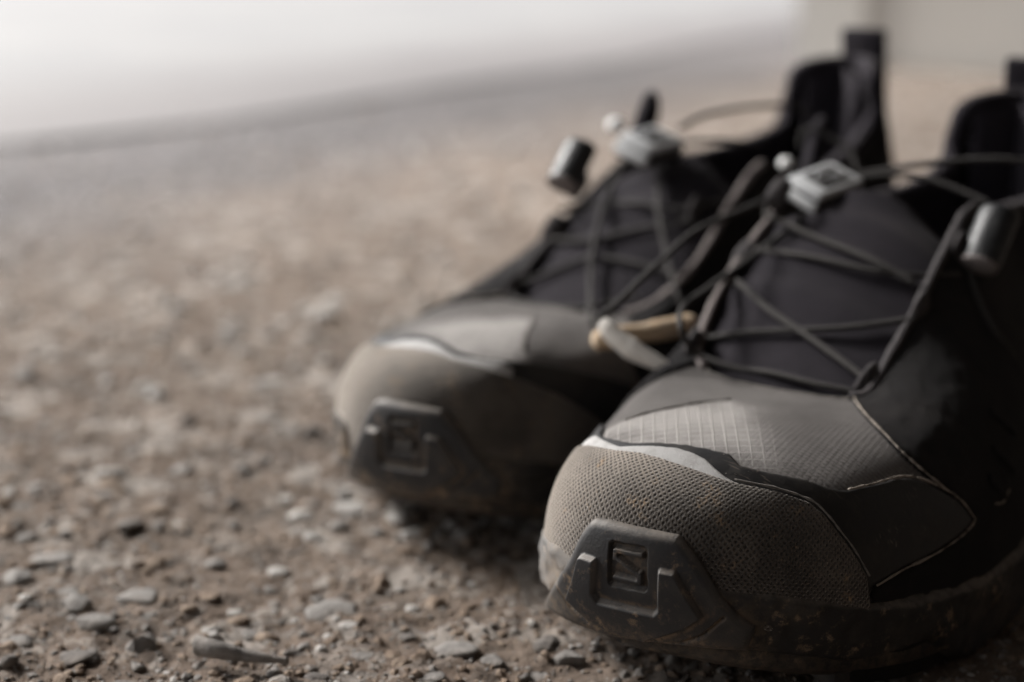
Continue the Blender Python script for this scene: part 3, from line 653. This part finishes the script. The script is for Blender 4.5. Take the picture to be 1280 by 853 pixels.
# ---------------------------------------------------------------- stones
def stone_mesh(seed, sub=3, jag=.35):
    import bmesh
    r = np.random.default_rng(seed); bm = bmesh.new(); bmesh.ops.create_icosphere(bm, subdivisions=sub, radius=1)
    V = np.array([v.co for v in bm.verts]); F = [[v.index for v in f.verts] for f in bm.faces]; bm.free()
    for k in range(9):                                             # flat facets: cut by random planes
        n = r.normal(size=3); n /= np.linalg.norm(n); d = r.uniform(.55, .9); e = V@n-d; V = V-np.maximum(e, 0)[:, None]*n*.92
    ph = r.uniform(0, 9, 6); V = V*(1+.05*np.sin(V[:, [0]]*5+ph[0])*np.sin(V[:, [1]]*6+ph[1])+.03*np.sin(V[:, [2]]*13+ph[2])*np.sin(V[:, [0]]*12+ph[3]))
    return V, F
def mat_stone(name, a, b):
    m = M(name, .85, .3); n1 = m.noise(250, 6, .7); n2 = m.noise(1500, 4, .7); n3 = m.noise(60, 3)
    c = m.mix(m.ramp(n1, .35, .7), a, b); c = m.mix(m.math('MULTIPLY', m.ramp(n2, .55, .7), .5), c, (.10, .085, .07)); c = m.mix(m.math('MULTIPLY', m.ramp(n3, .45, .7), .3), c, (.22, .17, .13))
    m.color(c); m.bump(m.math('ADD', n1, m.math('MULTIPLY', n2, .5)), .0009, 1.); return m.m
SM = [mat_stone('grey_stone', (.165, .152, .140), (.29, .272, .255)), mat_stone('dark_stone', (.11, .098, .088), (.20, .182, .168)), mat_stone('pale_stone', (.33, .31, .29), (.50, .48, .45)), mat_stone('brown_stone', (.17, .12, .085), (.30, .235, .18))]
# px, py, width px, height px, material, tilt deg, label
ST = [
 (170,733,66,26,0,3,'long rounded grey stone lying alone left of centre, upper of the larger ones'),
 (117,771,56,30,0,-4,'blocky grey stone with a dark right end, below the long rounded stone'),
 (22,788,52,26,0,4,'flat grey stone cut by the left picture edge'),
 (92,812,54,22,1,6,'dark grey flat stone standing below the blocky grey stone'),
 (152,846,56,24,1,-8,'dark wedge stone at the bottom edge, left part of the photo'),
 (8,822,30,28,1,25,'dark angular stone in the bottom left corner, tilted up'),
 (418,750,78,22,0,3,'long flat grey stone in front of the rear shoe, with a dark underside'),
 (260,738,30,17,3,0,'small brownish stone left of the long flat stone'),
 (294,752,24,15,2,0,'small pale lilac-grey pebble beside the small brownish stone'),
 (267,781,24,18,2,5,'small whitish pebble with a shaded foot, above the stick-like stone'),
 (312,775,30,18,0,-10,'little dark-sided grey stone right of the whitish pebble'),
 (335,786,15,12,2,0,'tiny round white pebble just above the stick-like stone'),
 (435,773,26,16,2,8,'pale angular pebble just below the long flat stone'),
 (453,808,34,20,0,0,'rounded light grey pebble near the bottom, first of a pair'),
 (487,806,28,16,3,0,'rounded tan pebble near the bottom, right of the grey one of a pair'),
 (568,806,60,22,0,6,'flat slanting grey stone below the gap between the shoes'),
 (511,786,26,18,1,-6,'small dark stone above the flat slanting stone'),
 (617,816,36,18,0,0,'grey stone right of the flat slanting stone'),
 (668,826,52,18,0,-3,'low wide grey stone left of the front shoe'),
 (712,806,44,34,0,0,'half-buried rounded stone directly below the toe bumper'),
 (586,748,20,18,3,0,'small orange-brown pebble in front of the gap between the shoes'),
 (516,748,24,16,2,0,'soft light pebble right of the long flat stone'),
 (345,700,36,22,2,0,'pale stone between the picture centre and the left stones, blurred'),
 (266,690,36,22,0,0,'blurred grey stone with a shaded lower edge, above the small brownish stone'),
 (62,693,54,20,0,0,'blurred grey stone near the left picture edge'),
 (395,733,22,14,0,0,'small grey stone touching the long flat stone on its left'),
 (85,848,40,14,0,0,'low grey stone on the bottom edge, left of the dark wedge stone'),
 (82,730,34,16,0,0,'flat blurred grey stone left of the long rounded stone'),
 (137,580,44,26,2,0,'large pale blurred stone at the left, farther back than the other left stones'),
 (408,386,44,34,2,0,'pale blurred stone far back in the middle of the dirt'),
 (437,616,52,22,2,0,'pale blurred stone lying at the tip of the rear shoe'),
 (340,465,34,22,2,0,'pale blurred stone in the middle distance left of the rear shoe'),
 (193,625,40,20,3,0,'brownish blurred stone in front of the large pale one'),
 (184,722,24,16,1,0,'small dark stone tucked behind the long rounded stone'),
 (226,838,20,14,0,0,'small grey stone on the bottom edge right of the dark wedge stone'),
 (306,845,30,16,3,0,'brown pebble on the bottom edge under the stick-like stone'),
 (396,836,34,16,1,0,'dark flat pebble on the bottom edge right of the stick-like stone'),
 (540,839,36,16,0,5,'grey angular pebble on the bottom edge under the flat slanting stone'),
]
for i, (px, py, wd, ht, mt, tilt, lab) in enumerate(ST):
    p = gpt(px, py+ht*.30); dep = p[1]*math.cos(CAM_P)+(CAM_H-p[2])*math.sin(CAM_P); ppm = 1778/dep
    V, F = stone_mesh(100+i); ang = math.radians(rng.uniform(-14, 14)); hw = wd/ppm*.5; hh = max(ht/ppm*.42-hw*.12, hw*.18); hd = hw*rng.uniform(.6, .85)
    V = V/np.abs(V).max(0)*[hw, hd, hh]; ct, sn = math.cos(math.radians(tilt)), math.sin(math.radians(tilt))
    V = np.stack([V[:, 0]*ct-V[:, 2]*sn, V[:, 1], V[:, 0]*sn+V[:, 2]*ct], 1)
    o = mesh('stone', V, F, SM[mt]); o.location = (p[0], p[1]+hd*.3, ground_h(p[0], p[1])+hh*.12); o.rotation_euler = (0, 0, ang)
    o['label'] = lab; o['category'] = 'stone'; o['group'] = 'stones lying on the dirt'
# a long stick-like sliver of stone
P = [gpt(243, 806, .003), gpt(270, 812, .004), gpt(310, 820, .003), gpt(360, 826, .003)]
o = tube('stone_sliver', P, np.interp(np.linspace(0, 1, 50), [0, .06, .3, .8, 1], [.0012, .0030, .0030, .0016, .0010]), SM[0], None, n=50, k=6, flat=.7, wob=.04)
o['label'] = 'long stick-like grey stone sliver thick at its left end'; o['category'] = 'stone'; o['group'] = 'stones lying on the dirt'
# gravel nobody could count
GR = []
def scatter(name, N, lo, hi, pw, reg, sub, mats, seed, sink=.3):
    r = np.random.default_rng(seed); base = [stone_mesh(seed*10+k, sub) for k in range(8)]
    VV = [[] for _ in mats]; FF = [[] for _ in mats]; oo = [0]*len(mats); x0, x1, y0, y1 = reg
    wm = np.array([m_[1] for m_ in mats]); wm = wm/wm.sum(); k = 0
    while k < N:
        y = y0+(y1-y0)*r.random()**1.5; x = r.uniform(-1, 1)*(.40*y+.03)
        k += 1; sz = lo*(1-r.random()*(1-(lo/hi)**pw))**(-1/pw); mi = r.choice(len(mats), p=wm); V, F = base[r.integers(8)]
        a = r.uniform(0, 6.28); q = V*[1, r.uniform(.6, 1), r.uniform(.35, .7)]*sz
        t = r.normal()*.25; q = np.stack([q[:, 0]*math.cos(t)-q[:, 2]*math.sin(t), q[:, 1], q[:, 0]*math.sin(t)+q[:, 2]*math.cos(t)], 1)
        q = np.stack([q[:, 0]*math.cos(a)-q[:, 1]*math.sin(a)+x, q[:, 0]*math.sin(a)+q[:, 1]*math.cos(a)+y, q[:, 2]+float(ground_h(np.array(x), np.array(y)))+sz*sink*r.uniform(-.6, 1)], 1)
        VV[mi].append(q); FF[mi].append(np.array(F)+oo[mi]); oo[mi] += len(q)
    for i, m_ in enumerate(mats): GR.append((np.concatenate(VV[i]), np.concatenate(FF[i]), SM.index(m_[0])))
mats = [(SM[0], .30), (SM[1], .10), (SM[2], .08), (SM[3], .52)]
scatter('gravel', 56000, .00033, .0024, 1.6, (-.3, .3, .27, .95), 1, mats, 5, .15)
scatter('gravel', 1800, .0016, .0055, 1.9, (-.3, .3, .27, 1.3), 2, mats, 6, -.1)

scatter('gravel', 900, .003, .008, 2.2, (-.3, .3, .42, 1.6), 2, [(SM[0], .4), (SM[1], .15), (SM[2], .35), (SM[3], .1)], 8, -.25)

off = 0; GV, GF, GM = [], [], []
for v_, f_, k_ in GR: GV.append(v_); GF.append(f_+off); GM.append(np.full(len(f_), k_)); off += len(v_)
o = mesh('gravel', np.concatenate(GV), np.concatenate(GF), SM[0], smooth=False)
for k_ in (1, 2, 3): o.data.materials.append(SM[k_])
o.data.polygons.foreach_set('material_index', np.concatenate(GM)); o['kind'] = 'stuff'; o['label'] = 'fine grey and brown gravel scattered over the packed dirt'; o['category'] = 'gravel'

# ---------------------------------------------------------------- the wall behind on the right
m = M('beige_render', .9, .3); a1 = m.noise(3, 5); a2 = m.noise(120, 4); m.color(m.mix(m.ramp(a1, .3, .7), (.66, .635, .59), (.74, .715, .67))); m.bump(a2, .001, .5); MAT['wall'] = m.m
wl = bpy.data.objects.new('wall', None); COL.objects.link(wl); wl['label'] = 'plain beige rendered wall in the blurred background at the upper right'; wl['category'] = 'wall'
a = gpt(1035, 80); b = gpt(1280, 92); u = (b-a)[:2]; u /= np.linalg.norm(u); n = np.array([u[1], -u[0]]); wl.location = (a[0], a[1], 0)
def wbox(name, t0, t1, d0, d1, z0, z1, mat):
    V = [(u[0]*t+(-n[0])*d, u[1]*t+(-n[1])*d, z) for z in (z0, z1) for t, d in ((t0, d0), (t1, d0), (t1, d1), (t0, d1))]
    mesh(name, V, [(3, 2, 1, 0), (4, 5, 6, 7), (0, 1, 5, 4), (1, 2, 6, 5), (2, 3, 7, 6), (3, 0, 4, 7)], mat, wl, smooth=False)
wbox('wall_face', 0, 3.2, 0, .25, -.02, 2.18, 'wall')
wbox('corner_post', -.05, .06, -.012, .262, -.02, 2.19, 'wall')

# ---------------------------------------------------------------- added unseen slabs that shade shoes and ground (overhead, right, behind)
m = M('blocker_dark', .8, .3); a1 = m.noise(6, 5); m.color(m.mix(a1, (.05, .042, .036), (.09, .075, .064))); m.bump(m.noise(80, 4), .001, .5)
po = bpy.data.objects.new('light_blocker', None); COL.objects.link(po); po.location = (.7, -.9, 0); po['label'] = 'added dark slabs shading the shoes, outside the picture'; po['category'] = 'light_blocker'
def pbox(name, x0, x1, y0, y1, z0, z1):
    V = [(x-.7, y+.9, z) for z in (z0, z1) for x, y in ((x0, y0), (x1, y0), (x1, y1), (x0, y1))]
    mesh(name, V, [(3, 2, 1, 0), (4, 5, 6, 7), (0, 1, 5, 4), (1, 2, 6, 5), (2, 3, 7, 6), (3, 0, 4, 7)], m.m, po, smooth=False)
pbox('blocker_roof', -2.8, 1.2, -1.1, 2.0, 2.2, 2.32)
pbox('blocker_wing', -1.75, 1.2, 2.002, 3.4, 2.21, 2.31)
pbox('blocker_side', .40, .52, -.88, 1.02, -.02, 2.197)
pbox('blocker_back', -1.05, .397, -1.0, -.88, -.02, 2.197)
